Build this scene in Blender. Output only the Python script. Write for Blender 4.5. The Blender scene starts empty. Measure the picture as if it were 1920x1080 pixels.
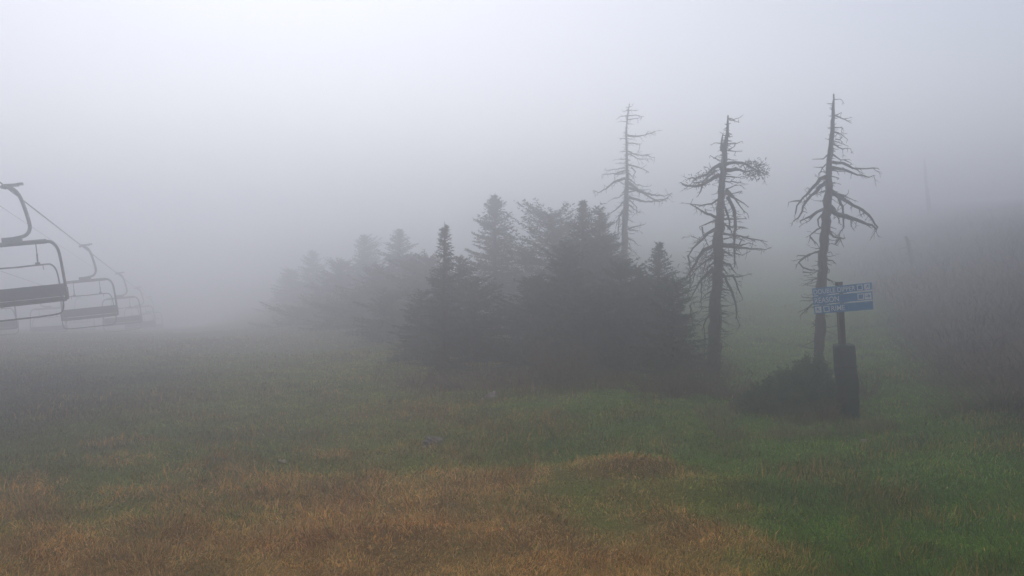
import bpy, math, random
import numpy as np
from mathutils import Vector, Matrix
sc = bpy.context.scene
COL = sc.collection
R = math.radians
random.seed(7)

# ------------------------------------------------------------ camera
F = 1663.0                      # focal length in pixels of a 1920 px wide picture
CAM = Vector((0, 0, 4.06)); PITCH = math.atan(110 / F)
cd = bpy.data.cameras.new('camera'); cam = bpy.data.objects.new('camera', cd); COL.objects.link(cam)
cam.location = CAM; cam.rotation_euler = (math.pi / 2 - PITCH, 0, 0)
cd.sensor_width = 36; cd.lens = F / 1920 * 36; cd.clip_start = 0.1; cd.clip_end = 2000
sc.camera = cam
# ------------------------------------------------------------ world, sun, exposure
SUN_EL, SUN_AZ = 50, -14        # degrees; azimuth measured from straight ahead, negative = left
w = bpy.data.worlds.new('World'); sc.world = w; w.use_nodes = True
nt = w.node_tree; nt.nodes.clear()
sky = nt.nodes.new('ShaderNodeTexSky'); sky.sky_type = 'NISHITA'; sky.sun_disc = False
sky.sun_elevation = R(SUN_EL); sky.sun_rotation = R(SUN_AZ)
sky.air_density = 1.0; sky.dust_density = 6.0; sky.ozone_density = 1.0; sky.altitude = 1200
hs = nt.nodes.new('ShaderNodeHueSaturation'); hs.inputs['Saturation'].default_value = 0.5; hs.inputs['Hue'].default_value = 0.515
bg = nt.nodes.new('ShaderNodeBackground'); bg.inputs['Strength'].default_value = 0.13
out = nt.nodes.new('ShaderNodeOutputWorld')
nt.links.new(sky.outputs[0], hs.inputs['Color']); nt.links.new(hs.outputs[0], bg.inputs[0]); nt.links.new(bg.outputs[0], out.inputs[0])
sl = bpy.data.lights.new('sun', 'SUN'); sl.energy = 0.9; sl.angle = R(35); sl.color = (1, .97, .93)
so = bpy.data.objects.new('sun', sl); COL.objects.link(so)
sd = Vector((math.sin(R(SUN_AZ)) * math.cos(R(SUN_EL)), math.cos(R(SUN_AZ)) * math.cos(R(SUN_EL)), math.sin(R(SUN_EL))))
so.rotation_euler = sd.to_track_quat('Z', 'Y').to_euler(); so.location = sd * 50
sc.view_settings.view_transform = 'Standard'; sc.view_settings.look = 'None'
sc.view_settings.gamma = 1; sc.view_settings.use_curve_mapping = False
sc.view_settings.exposure = -0.02
FOG_DENSITY, FOG_COLOR, FOG_ANISO = 0.027, (0.955, 0.962, 0.995), 0.86
cy = sc.cycles
cy.volume_bounces = 8; cy.max_bounces = 10; cy.diffuse_bounces = 2; cy.glossy_bounces = 1; cy.transmission_bounces = 2
cy.use_denoising = True; cy.use_adaptive_sampling = True; cy.adaptive_threshold = 0.01
cy.caustics_reflective = False; cy.caustics_refractive = False

# ------------------------------------------------------------ helpers
UPV = Vector((0, math.sin(PITCH), math.cos(PITCH))); FWD = Vector((0, math.cos(PITCH), -math.sin(PITCH)))
def P(px, py, depth):
    return CAM + Vector((1, 0, 0)) * ((px - 960) / F * depth) - UPV * ((py - 540) / F * depth) + FWD * depth

def tag(o, label=None, cat=None, group=None, kind=None):
    if label: o['label'] = label
    if cat: o['category'] = cat
    if group: o['group'] = group
    if kind: o['kind'] = kind
    return o
def empty(name, loc, label, cat, group=None):
    o = bpy.data.objects.new(name, None); COL.objects.link(o); o.location = loc
    o.empty_display_size = .2
    return tag(o, label, cat, group)
class MB:
    def __init__(s): s.v = []; s.f = []; s.m = []
    def box(s, c, size, M=None):
        b = len(s.v); hx, hy, hz = [q / 2 for q in size]
        for dx, dy, dz in ((-1,-1,-1),(1,-1,-1),(1,1,-1),(-1,1,-1),(-1,-1,1),(1,-1,1),(1,1,1),(-1,1,1)):
            p = Vector((dx*hx, dy*hy, dz*hz))
            if M is not None: p = M @ p
            s.v.append(tuple(p + Vector(c)))
        s.f += [tuple(b + i for i in q) for q in ((0,3,2,1),(4,5,6,7),(0,1,5,4),(1,2,6,5),(2,3,7,6),(3,0,4,7))]
    def tube(s, pts, rad, n=8, cap=True):
        pts = [Vector(p) for p in pts]
        if not hasattr(rad, '__len__'): rad = [rad] * len(pts)
        ref = None; b0 = len(s.v)
        for i, p in enumerate(pts):
            t = (pts[min(i+1, len(pts)-1)] - pts[max(i-1, 0)])
            t = t.normalized() if t.length > 1e-9 else Vector((0,0,1))
            if ref is None:
                ref = t.orthogonal().normalized()
            ref = (ref - t * ref.dot(t))
            ref = ref.normalized() if ref.length > 1e-6 else t.orthogonal().normalized()
            bn = t.cross(ref)
            for k in range(n):
                a = 2 * math.pi * k / n
                s.v.append(tuple(p + (ref * math.cos(a) + bn * math.sin(a)) * rad[i]))
        for i in range(len(pts) - 1):
            for k in range(n):
                a = b0 + i*n + k; c = b0 + i*n + (k+1) % n
                s.f.append((a, c, c + n, a + n))
        if cap:
            s.f.append(tuple(b0 + k for k in range(n))[::-1])
            s.f.append(tuple(b0 + (len(pts)-1)*n + k for k in range(n)))
    def build(s, name, mat, parent=None, smooth=False, origin=None, bevel=0):
        me = bpy.data.meshes.new(name)
        v = s.v
        if origin is not None: v = [tuple(Vector(p) - Vector(origin)) for p in v]
        me.from_pydata(v, [], s.f); me.update()
        if smooth: me.polygons.foreach_set('use_smooth', [True] * len(me.polygons))
        me.materials.append(mat)
        o = bpy.data.objects.new(name, me); COL.objects.link(o)
        if origin is not None: o.location = origin
        if parent: o.parent = parent
        if bevel:
            md = o.modifiers.new('bevel', 'BEVEL'); md.width = bevel; md.segments = 2
        return o
def smooth_path(pts, k=4):
    """Catmull-Rom through the points"""
    pts = [Vector(p) for p in pts]
    if len(pts) < 3: return pts
    q = [pts[0]*2 - pts[1]] + pts + [pts[-1]*2 - pts[-2]]; r = []
    for i in range(1, len(q) - 2):
        for j in range(k):
            t = j / k
            r.append(.5*((2*q[i]) + (q[i+1]-q[i-1])*t + (2*q[i-1]-5*q[i]+4*q[i+1]-q[i+2])*t*t + (3*q[i]-q[i-1]-3*q[i+1]+q[i+2])*t**3))
    r.append(pts[-1]); return r
def np_mesh(name, verts, faces, mat, k, parent=None, attr=None, smooth=False, loc=None):
    """verts (N,3), faces (M,k); attr = (N,3) linear colours"""
    me = bpy.data.meshes.new(name)
    me.vertices.add(len(verts)); me.vertices.foreach_set('co', np.asarray(verts, np.float32).ravel())
    nf = len(faces)
    me.loops.add(nf * k); me.loops.foreach_set('vertex_index', np.asarray(faces, np.int32).ravel())
    me.polygons.add(nf); me.polygons.foreach_set('loop_start', np.arange(0, nf * k, k, dtype=np.int32))
    me.polygons.foreach_set('loop_total', np.full(nf, k, np.int32))
    if smooth: me.polygons.foreach_set('use_smooth', np.ones(nf, bool))
    me.update(calc_edges=True)
    if attr is not None:
        a = me.color_attributes.new('tint', 'FLOAT_COLOR', 'POINT')
        c = np.ones((len(verts), 4), np.float32); c[:, :3] = attr
        a.data.foreach_set('color', c.ravel())
    me.materials.append(mat)
    o = bpy.data.objects.new(name, me); COL.objects.link(o)
    if loc is not None: o.location = loc
    if parent: o.parent = parent
    return o

# ------------------------------------------------------------ materials
def mat(name, color, rough=.8, color2=None, scale=20, bump=0, bscale=None, metal=0, spec=.3, stretch=None, attr=False, detail=6):
    m = bpy.data.materials.new(name); m.use_nodes = True; t = m.node_tree; b = t.nodes['Principled BSDF']
    b.inputs['Roughness'].default_value = rough; b.inputs['Metallic'].default_value = metal
    b.inputs['Specular IOR Level'].default_value = spec
    tc = t.nodes.new('ShaderNodeTexCoord'); mp = t.nodes.new('ShaderNodeMapping')
    t.links.new(tc.outputs['Object'], mp.inputs[0])
    if stretch: mp.inputs['Scale'].default_value = stretch
    no = t.nodes.new('ShaderNodeTexNoise'); no.inputs['Scale'].default_value = scale; no.inputs['Detail'].default_value = detail
    t.links.new(mp.outputs[0], no.inputs['Vector'])
    if attr:
        at = t.nodes.new('ShaderNodeVertexColor'); at.layer_name = 'tint'
        mx = t.nodes.new('ShaderNodeMixRGB'); mx.blend_type = 'MULTIPLY'; mx.inputs[0].default_value = 1
        rp = t.nodes.new('ShaderNodeValToRGB'); rp.color_ramp.elements[0].position = .3; rp.color_ramp.elements[1].position = .7
        rp.color_ramp.elements[0].color = (.6,.6,.6,1); rp.color_ramp.elements[1].color = (1.3,1.3,1.3,1)
        t.links.new(no.outputs[0], rp.inputs[0]); t.links.new(at.outputs[0], mx.inputs[1]); t.links.new(rp.outputs[0], mx.inputs[2])
        t.links.new(mx.outputs[0], b.inputs['Base Color'])
    elif color2:
        rp = t.nodes.new('ShaderNodeValToRGB'); rp.color_ramp.elements[0].position = .35; rp.color_ramp.elements[1].position = .65
        rp.color_ramp.elements[0].color = (*color, 1); rp.color_ramp.elements[1].color = (*color2, 1)
        t.links.new(no.outputs[0], rp.inputs[0]); t.links.new(rp.outputs[0], b.inputs['Base Color'])
    else: b.inputs['Base Color'].default_value = (*color, 1)
    if bump:
        n2 = t.nodes.new('ShaderNodeTexNoise'); n2.inputs['Scale'].default_value = bscale or scale * 3; n2.inputs['Detail'].default_value = 5
        t.links.new(mp.outputs[0], n2.inputs['Vector'])
        bp = t.nodes.new('ShaderNodeBump'); bp.inputs['Strength'].default_value = bump; bp.inputs['Distance'].default_value = .02
        t.links.new(n2.outputs[0], bp.inputs['Height']); t.links.new(bp.outputs[0], b.inputs['Normal'])
    return m
M_bark = mat('dead_bark', (.032,.025,.02), .9, (.085,.066,.053), 9, .9, 25, stretch=(3,3,.5))
M_twig = mat('dead_twig', (.032,.026,.021), .9, (.06,.05,.04), 6)
M_needle = mat('needles', (.022,.046,.022), .7, (.07,.11,.05), 2.2, spec=.2)
M_needle2 = mat('needles_grey', (.035,.055,.032), .7, (.08,.095,.055), 2.2, spec=.2)
M_bush = mat('bush_needles', (.055,.11,.04), .7, (.11,.19,.07), 3.5, spec=.2)
M_trunk = mat('trunk_bark', (.04,.032,.026), .9, (.07,.056,.045), 12, .5)
M_shrub = mat('shrub_stem', (.10,.072,.05), .9, (.24,.18,.12), 3)
M_rust = mat('russet_leaf', (.12,.05,.03), .8, (.2,.10,.06), 5)
M_steel = mat('galvanised_steel', (.10,.105,.115), .5, (.16,.165,.175), 14, metal=.3)
M_darkst = mat('dark_steel', (.04,.042,.05), .55, (.06,.062,.07), 10)
M_vinyl = mat('seat_vinyl', (.022,.024,.030), .6, (.04,.042,.05), 6, .2, 30)
M_rope = mat('steel_rope', (.05,.05,.055), .5, (.08,.08,.085), 60)
M_blue = mat('sign_blue', (.02,.21,.46), .55, (.035,.27,.55), 7, .1, 20)
M_white = mat('sign_white', (.78,.80,.82), .6, (.88,.89,.9), 30)
M_post = mat('post_wood', (.045,.03,.024), .85, (.085,.06,.05), 10, .6, 40, stretch=(4,4,.6))
M_pad = mat('pad_cover', (.010,.018,.018), .7, (.022,.032,.032), 5, .7, 6)
M_strap = mat('pad_strap', (.02,.022,.026), .7)
M_rock = mat('rock', (.16,.15,.14), .9, (.32,.30,.28), 8, .7)
M_pinkrock = mat('pale_rock', (.34,.27,.24), .9, (.5,.42,.38), 8, .7)
M_blade = mat('grass_blades', (1,1,1), .65, scale=.9, attr=True, spec=.2)
M_ground = mat('ground_turf', (1,1,1), .95, scale=14, attr=True, bump=1.0, bscale=40, spec=.1, detail=10)

# ------------------------------------------------------------ ground
def sm(t): t = np.clip(t, 0, 1); return t * t * (3 - 2 * t)
_rs = np.random.RandomState(3); _W = [(_rs.uniform(0, 6.28), _rs.uniform(0, 6.28), 1.7 ** k * _rs.uniform(.85, 1.15)) for k in range(12)]
def nz(x, y, scale, octs=5, seed=0):
    """smooth pseudo-noise, about -1..1"""
    r = 0; a = 1; tot = 0; x = x / scale + seed * 7.3; y = y / scale - seed * 3.1
    for k in range(octs):
        th, ph, fr = _W[(k + seed) % 12]; fr = 1.9 ** k
        c, s_ = math.cos(th), math.sin(th); u = (c*x + s_*y) * fr; v = (-s_*x + c*y) * fr
        r = r + a * np.sin(u + 1.3*np.sin(v*.8 + ph)) * np.cos(v*.9 + 1.1*np.sin(u*.7 - ph)); tot += a; a *= .62
    return r / tot * 1.6
def gz(x, y):
    x = np.asarray(x, float); y = np.asarray(y, float)
    lat = x + .35*y + 6
    z = -.104 * np.logaddexp(0, (y-31)/9)*9 * sm((6 - x)/14) * (1 - .45*sm((lat-4)/16))
    xb = 9.0 + .30*(y - 15)
    rise = np.logaddexp(0, (x - xb)/1.2)*1.2
    z = z + 6.8*(1-np.exp(-.55*rise/6.8))
    far = np.clip(y - 30, 0, 200)
    z = z + .022 * far * sm((x - 0)/8)
    z = z + .10*nz(x, y, 4.2, 3, 1) + .035*nz(x, y, .9, 4, 2)
    z = z + .26*np.exp(-(((x-1.9) + .3*(y-14.6))/.9)**2 - ((y-14.6)/.45)**2) + .14*np.exp(-((x-2.9)/1.0)**2 - ((y-13.5)/.4)**2)
    z = z + .16*np.exp(-((x+1.6)/1.5)**2 - ((y-11.6)/.45)**2)
    z = np.maximum(z, -30)
    return z
def G(x, y): return float(gz(x, y))
def on_ground(px, py):
    lo, hi = 5, 150
    d = P(px, py, 1) - CAM
    t = 5.0
    while t < 150:
        p = CAM + d * t
        if p.z < G(p.x, p.y): break
        t += .1
    return p
C_straw = np.array((.64,.37,.11)); C_rust = np.array((.46,.20,.05)); C_olive = np.array((.17,.145,.05))
C_green = np.array((.17,.31,.022)); C_dgreen = np.array((.085,.18,.018)); C_dirt = np.array((.062,.046,.036)); C_dark = np.array((.024,.024,.020))
def wts(x, y):
    n1 = nz(x, y, 1.6, 5, 3); n2 = nz(x, y, .5, 4, 4); n3 = nz(x, y*1.6, 3.5, 3, 5)
    edge = 3.0 + .10*(y-11) + .45*n1
    right = sm((x - edge + .5 - .3*n2)/1.2)                     # right of this the lawn is green
    near = sm((13.2 + .35*n1 + .3*n2 + .10*np.minimum(x, 0) - y)/1.3)
    mid = sm((15.7 + .4*n1 + .06*np.minimum(x, 0) - y)/1.3)
    prof = .34*sm((46-y)/16)*sm((2.5-x)/6) + .50*mid*(1-.8*sm((-1.5-x)/3)) + .34*near*(1-.35*sm((-2-x)/4)*sm((y-11)/1.5))
    hump = np.exp(-((x-1.8)/1.3)**2 - ((y-14.5)/.8)**2)
    b = (1-right) * (np.maximum(prof, .9*hump) + .16*n2 + .06*n1 + .05*n3)
    left = 0
    b = b + .16*sm((n2 + n1 - .5)*1.5)*right*sm((17.5-y)/3)
    bank = sm((x - (8.2 + .30*(y-15)) + .5*n1)/1.5)
    return np.clip(b, 0, 1), bank, n1, n2, n3
def ground_color(x, y, rnd=None):
    b, bank, n1, n2, n3 = wts(x, y)
    g = C_green + (C_dgreen - C_green) * sm(.5 + .5*n1)[..., None]
    g = g + (C_olive - g) * (sm(.45*(n2+.7))*.45)[..., None]
    br = C_straw + (C_rust - C_straw) * sm(.5 + .8*n2)[..., None]
    br = br + (C_olive - br) * (np.maximum(sm(.1 - n1*.9)*.5, .6*sm((-1.5-x)/3)*sm((y-12.2)/2)))[..., None]
    c = g + (br - g) * b[..., None]
    dr = C_dirt + (C_dark - C_dirt) * sm(.5 + .6*n1)[..., None]
    c = c + (dr - c) * (bank * .85)[..., None]
    dk = sm((-5.0 - .20*(y-14) - x + .8*n1)/6) * sm((y-13)/6)  # dim left corner painted into the ground colour, downhill side
    c = c + (C_dark - c) * (dk * .85 * (1 - sm((y-26)/10)))[..., None]
    pale = sm((y-27)/12) * sm((-2-x)/8)            # far slope grass paled in its colour to melt into the haze
    c = c + (np.array((.36,.31,.23)) - c) * (pale * .75)[..., None]
    return c
def axis(segs):
    r = [segs[0][0]]
    for a, b, st in segs:
        n = max(1, int(round((b-a)/st))); r += list(np.linspace(a, b, n+1)[1:])
    return np.array(r)
xs = axis([(-240,-80,8),(-80,-24,1.2),(-24,-12,.4),(-12,14,.16),(14,26,.4),(26,80,1.5),(80,240,8)])
ys = axis([(-30,6,3),(6,26,.16),(26,40,.35),(40,80,1.2),(80,260,8)])
X, Y = np.meshgrid(xs, ys); Z = gz(X, Y)
vv = np.stack([X.ravel(), Y.ravel(), Z.ravel()], 1); nx = len(xs)
i = np.arange(len(ys)-1)[:, None]*nx + np.arange(nx-1)[None]; i = i.ravel()
gc = ground_color(X.ravel(), Y.ravel()) * .38
tag(np_mesh('ground', vv, np.stack([i, i+1, i+1+nx, i+nx], 1), M_ground, 4, attr=gc, smooth=True), kind='structure')

# ------------------------------------------------------------ haze
hz = MB(); hz.box((0, 115, -6.75), (500, 310, 37.5)); 
m = bpy.data.materials.new('haze'); m.use_nodes = True; t = m.node_tree; t.nodes.clear()
pv = t.nodes.new('ShaderNodeVolumePrincipled'); mo = t.nodes.new('ShaderNodeOutputMaterial')
pv.inputs['Color'].default_value = (*FOG_COLOR, 1); pv.inputs['Density'].default_value = FOG_DENSITY; pv.inputs['Anisotropy'].default_value = FOG_ANISO
t.links.new(pv.outputs[0], mo.inputs['Volume'])
ho = hz.build('haze', m); tag(ho, kind='stuff')

# ------------------------------------------------------------ dead trees, branches traced one by one
def dead_tree(name, label, origin, scale, depth, trunk, branches, seed, base_py, extra=0, group=None, thick=1.0):
    rng = random.Random(seed)
    def q(c): return (origin[0] + c[0]/scale, origin[1] + c[1]/scale)
    px = [(*q(c), c[2]/scale) for c in trunk]
    pts = [P(a, b, depth) for a, b, _ in px]; rad = [c*depth/F/2 for *_, c in px]
    # root into the ground
    b0 = pts[-1]; ax = (pts[-1] - pts[-2]).normalized()
    gzv = G(b0.x, b0.y)
    k = max(.05, (b0.z - gzv)/max(-ax.z, .2)); foot = b0 + ax*k
    foot.z = G(foot.x, foot.y)
    root = empty(name, foot, label, 'dead tree', group)
    pts += [foot + Vector((0,0,.25)), foot - Vector((0,0,.15))] if k > .5 else [foot - Vector((0,0,.15))]
    rad += [rad[-1]*1.15, rad[-1]*1.6] if k > .5 else [rad[-1]*1.3]
    tp, tr = [], []
    sp = smooth_path(pts, 5)
    for j, p in enumerate(sp):
        u = j/5; a = min(int(u), len(rad)-1); b = min(a+1, len(rad)-1); r_ = rad[a] + (rad[b]-rad[a])*(u-a)
        tp.append(p + Vector((rng.uniform(-1,1), rng.uniform(-1,1), 0))*r_*.2 - foot); tr.append(r_*rng.uniform(.88,1.14))
    mb = MB(); mb.tube(tp, tr, 12)
    o = mb.build('trunk', M_bark, root, smooth=True)
    tw = MB()
    def twig(p, d, L, r, lvl=0):
        n = 3; q_ = [p]; dd = d.normalized()
        for _ in range(n):
            dd = (dd + Vector((rng.uniform(-1,1), rng.uniform(-1,1), rng.uniform(-1,.8)))*.28).normalized(); q_.append(q_[-1] + dd*L/n)
        tw.tube(q_, [r, r*.8, r*.6, r*.3], 3, cap=False)
        if lvl < 1 and L > .15:
            for _ in range(rng.randint(1, 3)):
                s_ = q_[rng.randint(1, 2)]
                twig(s_, (dd + Vector((rng.uniform(-1,1), rng.uniform(-1,1), rng.uniform(-1,1)))*.9), L*.5, r*.6, 1)
    for br in branches:
        th = 1.0
        if isinstance(br[0], (int, float)): th = br[0]; br = br[1:]
        c2 = [q(c) for c in br]
        total = sum(math.dist(c2[j], c2[j+1]) for j in range(len(c2)-1))*depth/F
        slope = rng.uniform(-.7, .7); acc = 0; p3 = []
        for j, c in enumerate(c2):
            if j: acc += math.dist(c, c2[j-1])*depth/F
            p3.append(P(c[0], c[1], depth + slope*acc*(1 - .25*acc/max(total, .01))) - foot)
        sp = [p3[0]]
        for j in range(1, len(p3)):
            m_ = max(1, int((p3[j]-p3[j-1]).length/.11))
            for u in range(1, m_+1):
                sp.append(p3[j-1].lerp(p3[j], u/m_) + Vector((rng.uniform(-1,1), rng.uniform(-1,1), rng.uniform(-1,1)))*.017)
        r0 = (.013 + .011*min(total, 1.6))*th*thick
        n = len(sp); rr = [max(.006, r0*(1 - .75*j/(n-1))) * rng.uniform(.85, 1.15) for j in range(n)]
        mb = MB(); mb.tube(sp, rr, 6)
        mb.build('branch', M_twig, root, smooth=True)
        for j in range(1, n):
            seg = sp[j] - sp[j-1]
            if rng.random() < .95*min(1, seg.length/.08):
                d = seg.normalized()*.5 + Vector((rng.uniform(-1,1), rng.uniform(-1,1), rng.uniform(-1,.6)))
                twig(sp[j], d, rng.uniform(.06, .14 + .18*min(total, 1.2)), .010)
    # short stubs all round the trunk
    for _ in range(extra):
        j = rng.randint(2, len(tp)-8); u = rng.random(); p = tp[j].lerp(tp[j+1], u)
        az = rng.uniform(0, 6.28); h = p.z/max(tp[0].z, 1)
        d = Vector((math.cos(az), math.sin(az), rng.uniform(-.6, .3)))
        L = rng.uniform(.08, .5)*(1.15-h); e = p + d*(tr[j] + L)
        tw.tube([p + d*tr[j]*.6, p.lerp(e, .5) + Vector((0,0,rng.uniform(-.05,.02))), e + Vector((0,0,-.12*L))], [.014, .010, .005], 4, cap=False)
        if L > .2: twig(e, d, .12, .006)
    return root, foot, tw, rng, twig

def needles_blob(mb, centers, n, rng, L=.10):
    for c, r3 in centers:
        for _ in range(n):
            p = Vector(c) + Vector([rng.gauss(0, .5)*q_ for q_ in r3])
            d = (p - Vector(c)); d = (d.normalized() if d.length > .01 else Vector((0,0,1))) + Vector((rng.uniform(-1,1), rng.uniform(-1,1), rng.uniform(-1,1)))*.8
            mb.tube([p, p + d.normalized()*L*rng.uniform(.5, 1.4)], [.011, .004], 3, cap=False)

# tree 1 (farthest)
T1t = [(338,48,5),(325,140,10),(318,260,12),(322,400,15),(322,550,24),(318,650,30),(312,780,36),(305,950,44),(300,1100,52)]
T1b = [[(330,85),(300,104)],[(335,90),(385,92)],[(330,120),(275,133),(262,142)],[(330,125),(380,122),(430,132)],[(325,160),(275,162)],[(330,150),(390,142),(415,128)],
 [(325,175),(358,178)],[(334,70),(355,66)],[(334,75),(318,68)],[1.3,(322,250),(380,258),(440,245),(505,225)],[(440,246),(455,222)],[(470,232),(498,250)],[(312,270),(275,268)],
 [(325,270),(365,276)],[(325,298),(370,300),(402,306),(400,340),(380,362)],[(312,350),(275,352)],[(325,350),(370,370),(440,375),(495,391)],[(430,374),(480,368)],
 [(330,365),(400,400),(470,398)],[(315,400),(250,400)],[(315,425),(255,425)],[1.2,(325,430),(390,450),(465,482)],[(310,455),(240,465),(180,470)],[1.2,(310,470),(250,490),(165,497)],
 [(305,485),(245,500),(245,560)],[1.5,(310,520),(240,545),(190,585),(145,610),(110,600)],[(330,520),(380,560),(460,575)],[1.6,(335,550),(400,600),(480,625),(560,632),(605,620)],
 [1.4,(335,580),(420,610),(500,660),(570,650),(600,625)],[(350,450),(375,480),(355,530)],[(395,590),(400,650)],[(305,620),(260,645),(215,658)],[1.4,(335,640),(390,656),(440,668),(530,665),(585,645)],
 [1.4,(300,670),(260,710),(200,755)],[(330,650),(380,700),(385,740)],[(335,690),(390,735),(420,733)],[1.2,(295,720),(260,790),(250,840)],[(330,780),(362,795)],[1.3,(330,840),(380,825),(435,812)],
 [(335,850),(405,850)],[(340,870),(370,872)],[1.2,(300,730),(275,760),(265,900)],[1.3,(325,900),(370,920),(390,945)],[(305,560),(275,540),(240,540)],[(310,600),(285,625)],[(325,480),(365,520),(372,545)],
 [(335,930),(350,960)],[(300,800),(270,830),(262,860)],[(310,860),(280,880),(265,915)],[(300,900),(285,930)],[(325,960),(370,985),(385,1010)],[(325,610),(365,600),(465,590)],[(330,720),(370,745)]]
r1 = dead_tree('dead_tree', 'palest bare dead conifer rising behind the dark spruces, farthest of the three', (1080,180), 3.374, 37, T1t, T1b, 11, 600, 320, thick=1.3)
# tree 2 (middle)
def c7(l): return [((a/3.725 + 1280 - 1080)*3.374, (b/3.725 + 330 - 180)*3.374) for a, b in l]
T2t = [(962,122,8),(957,240,20),(943,330,34),(932,450,40),(922,600,42),(912,750,52),(900,950,64),(903,1012,64),(889,1218,66),(879,1427,76),(868,1633,88),(862,1750,100)]
T2b = [[(962,140),(1000,152),(1040,135)],[(965,150),(1005,160),(1035,168)],[2.6,(925,345),(922,295),(932,238)],[(915,300),(878,293)],[1.2,(960,302),(1010,298),(1048,285)],[(960,345),(1000,318),(1012,296)],
 [(962,345),(1010,350),(1050,350)],[(908,408),(870,395),(852,380)],[(872,396),(892,378)],[1.2,(940,400),(1010,402)],[2.2,(912,430),(870,455),(830,492),(760,520),(710,520)],[2.4,(905,500),(850,528),(800,560),(750,570),(690,565),(660,545)],
 [1.5,(800,560),(785,600),(772,632)],[1.8,(880,470),(835,510),(800,540),(740,548)],[1.9,(942,435),(1000,420),(1050,420),(1100,450),(1190,490)],[2.6,(945,470),(1010,462),(1070,478),(1130,470)],[1.3,(948,510),(1005,512),(1060,510)],
 [1.2,(945,540),(1010,545),(1070,555)],[(945,590),(1000,565),(1070,560)],[1.2,(940,600),(980,622),(1050,602)],[1.6,(942,610),(1010,650),(1060,680),(1095,705)],[1.6,(950,590),(1000,640),(1040,700),(1085,745)],[1.5,(905,650),(860,680),(790,690),(720,685)],
 [2.0,(895,770),(830,745),(790,725),(760,700),(725,685)],[(830,745),(815,718),(850,722)],[1.8,(885,788),(830,805),(785,828)],[1.5,(935,780),(1000,780),(1075,780)],[1.7,(960,640),(1000,720),(1010,800),(1000,900),(1003,1080)],[1.6,(940,700),(960,760),(975,830),(990,880)],
 [1.4,(930,870),(1050,890),(1100,905),(1190,918)],[1.6,(930,935),(1040,942),(1095,930)],[2.0,(930,948),(1050,960),(1195,972)],[2.0,(885,840),(830,870),(760,945),(708,1008)],[1.5,(708,1008),(720,1080),(745,1120)],
 [1.2,(798,828),(805,880),(840,950)],[(1030,830),(1070,835)],[(1010,850),(1060,830)],[(820,870),(790,900),(775,890)],[(1000,990),(1050,1010),(1080,995)],
 [2.2]+c7([(222,485),(150,520),(110,570),(60,660),(20,710),(-8,722)]),[1.7]+c7([(215,560),(160,600),(110,640),(60,700)]),[1.5]+c7([(225,575),(170,590),(150,640),(130,700)]),[2.0]+c7([(215,640),(170,680),(130,720),(100,780),(60,850)]),
 [1.1]+c7([(130,740),(128,860),(125,940)]),[1.6]+c7([(210,800),(160,830),(128,872)]),[1.4]+c7([(285,520),(340,552)]),[2.2]+c7([(275,600),(330,620),(372,684)]),[1.8]+c7([(275,705),(360,702),(440,695)]),
 [1.4]+c7([(275,680),(310,740),(350,820),(370,900),(380,990),(402,1052)]),[1.4]+c7([(350,690),(370,740),(400,810),(425,860)]),[1.8]+c7([(270,790),(340,800),(350,850)]),[1.5]+c7([(265,905),(340,903)]),c7([(270,960),(330,962)]),c7([(265,1000),(320,1036)]),
 [1.2]+c7([(205,860),(150,872)]),c7([(195,940),(150,952)]),[1.5]+c7([(195,960),(165,1000),(150,1042),(150,1120)]),c7([(130,880),(65,882)]),c7([(205,915),(80,912)]),[1.3]+c7([(50,900),(60,960),(70,1030),(95,1070)]),
 [1.3]+c7([(345,200),(365,260),(368,360),(360,470),(362,600)]),[1.4]+c7([(225,600),(180,640),(165,700),(150,760)]),[1.3]+c7([(210,690),(170,720),(190,760)]),[1.3]+c7([(215,660),(180,700),(140,700)]),[1.4]+c7([(230,520),(190,560),(140,575)]),
 [1.1]+c7([(100,600),(60,560)]),[1.1]+c7([(85,680),(70,740),(45,790)]),[1.2]+c7([(50,680),(50,760),(30,830)]),[1.3]+c7([(280,640),(320,700)]),c7([(395,480),(420,430),(470,455)]),[1.2]+c7([(285,340),(345,360),(430,355)]),[1.3]+c7([(290,330),(335,380),(350,430)]),
 [1.2]+c7([(285,440),(350,420),(400,430)]),[1.2]+c7([(280,490),(350,500),(420,480),(465,465)]),c7([(270,850),(310,830)]),[.9]+c7([(155,1110),(150,1250),(148,1330)]),[1.2]+c7([(270,1160),(262,1300)])]
r2 = dead_tree('dead_tree', 'thickest dead tree with tangled drooping limbs and a brushy tuft on its right', (1080,180), 3.374, 23.4, T2t, T2b, 12, 704, 300)
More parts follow.
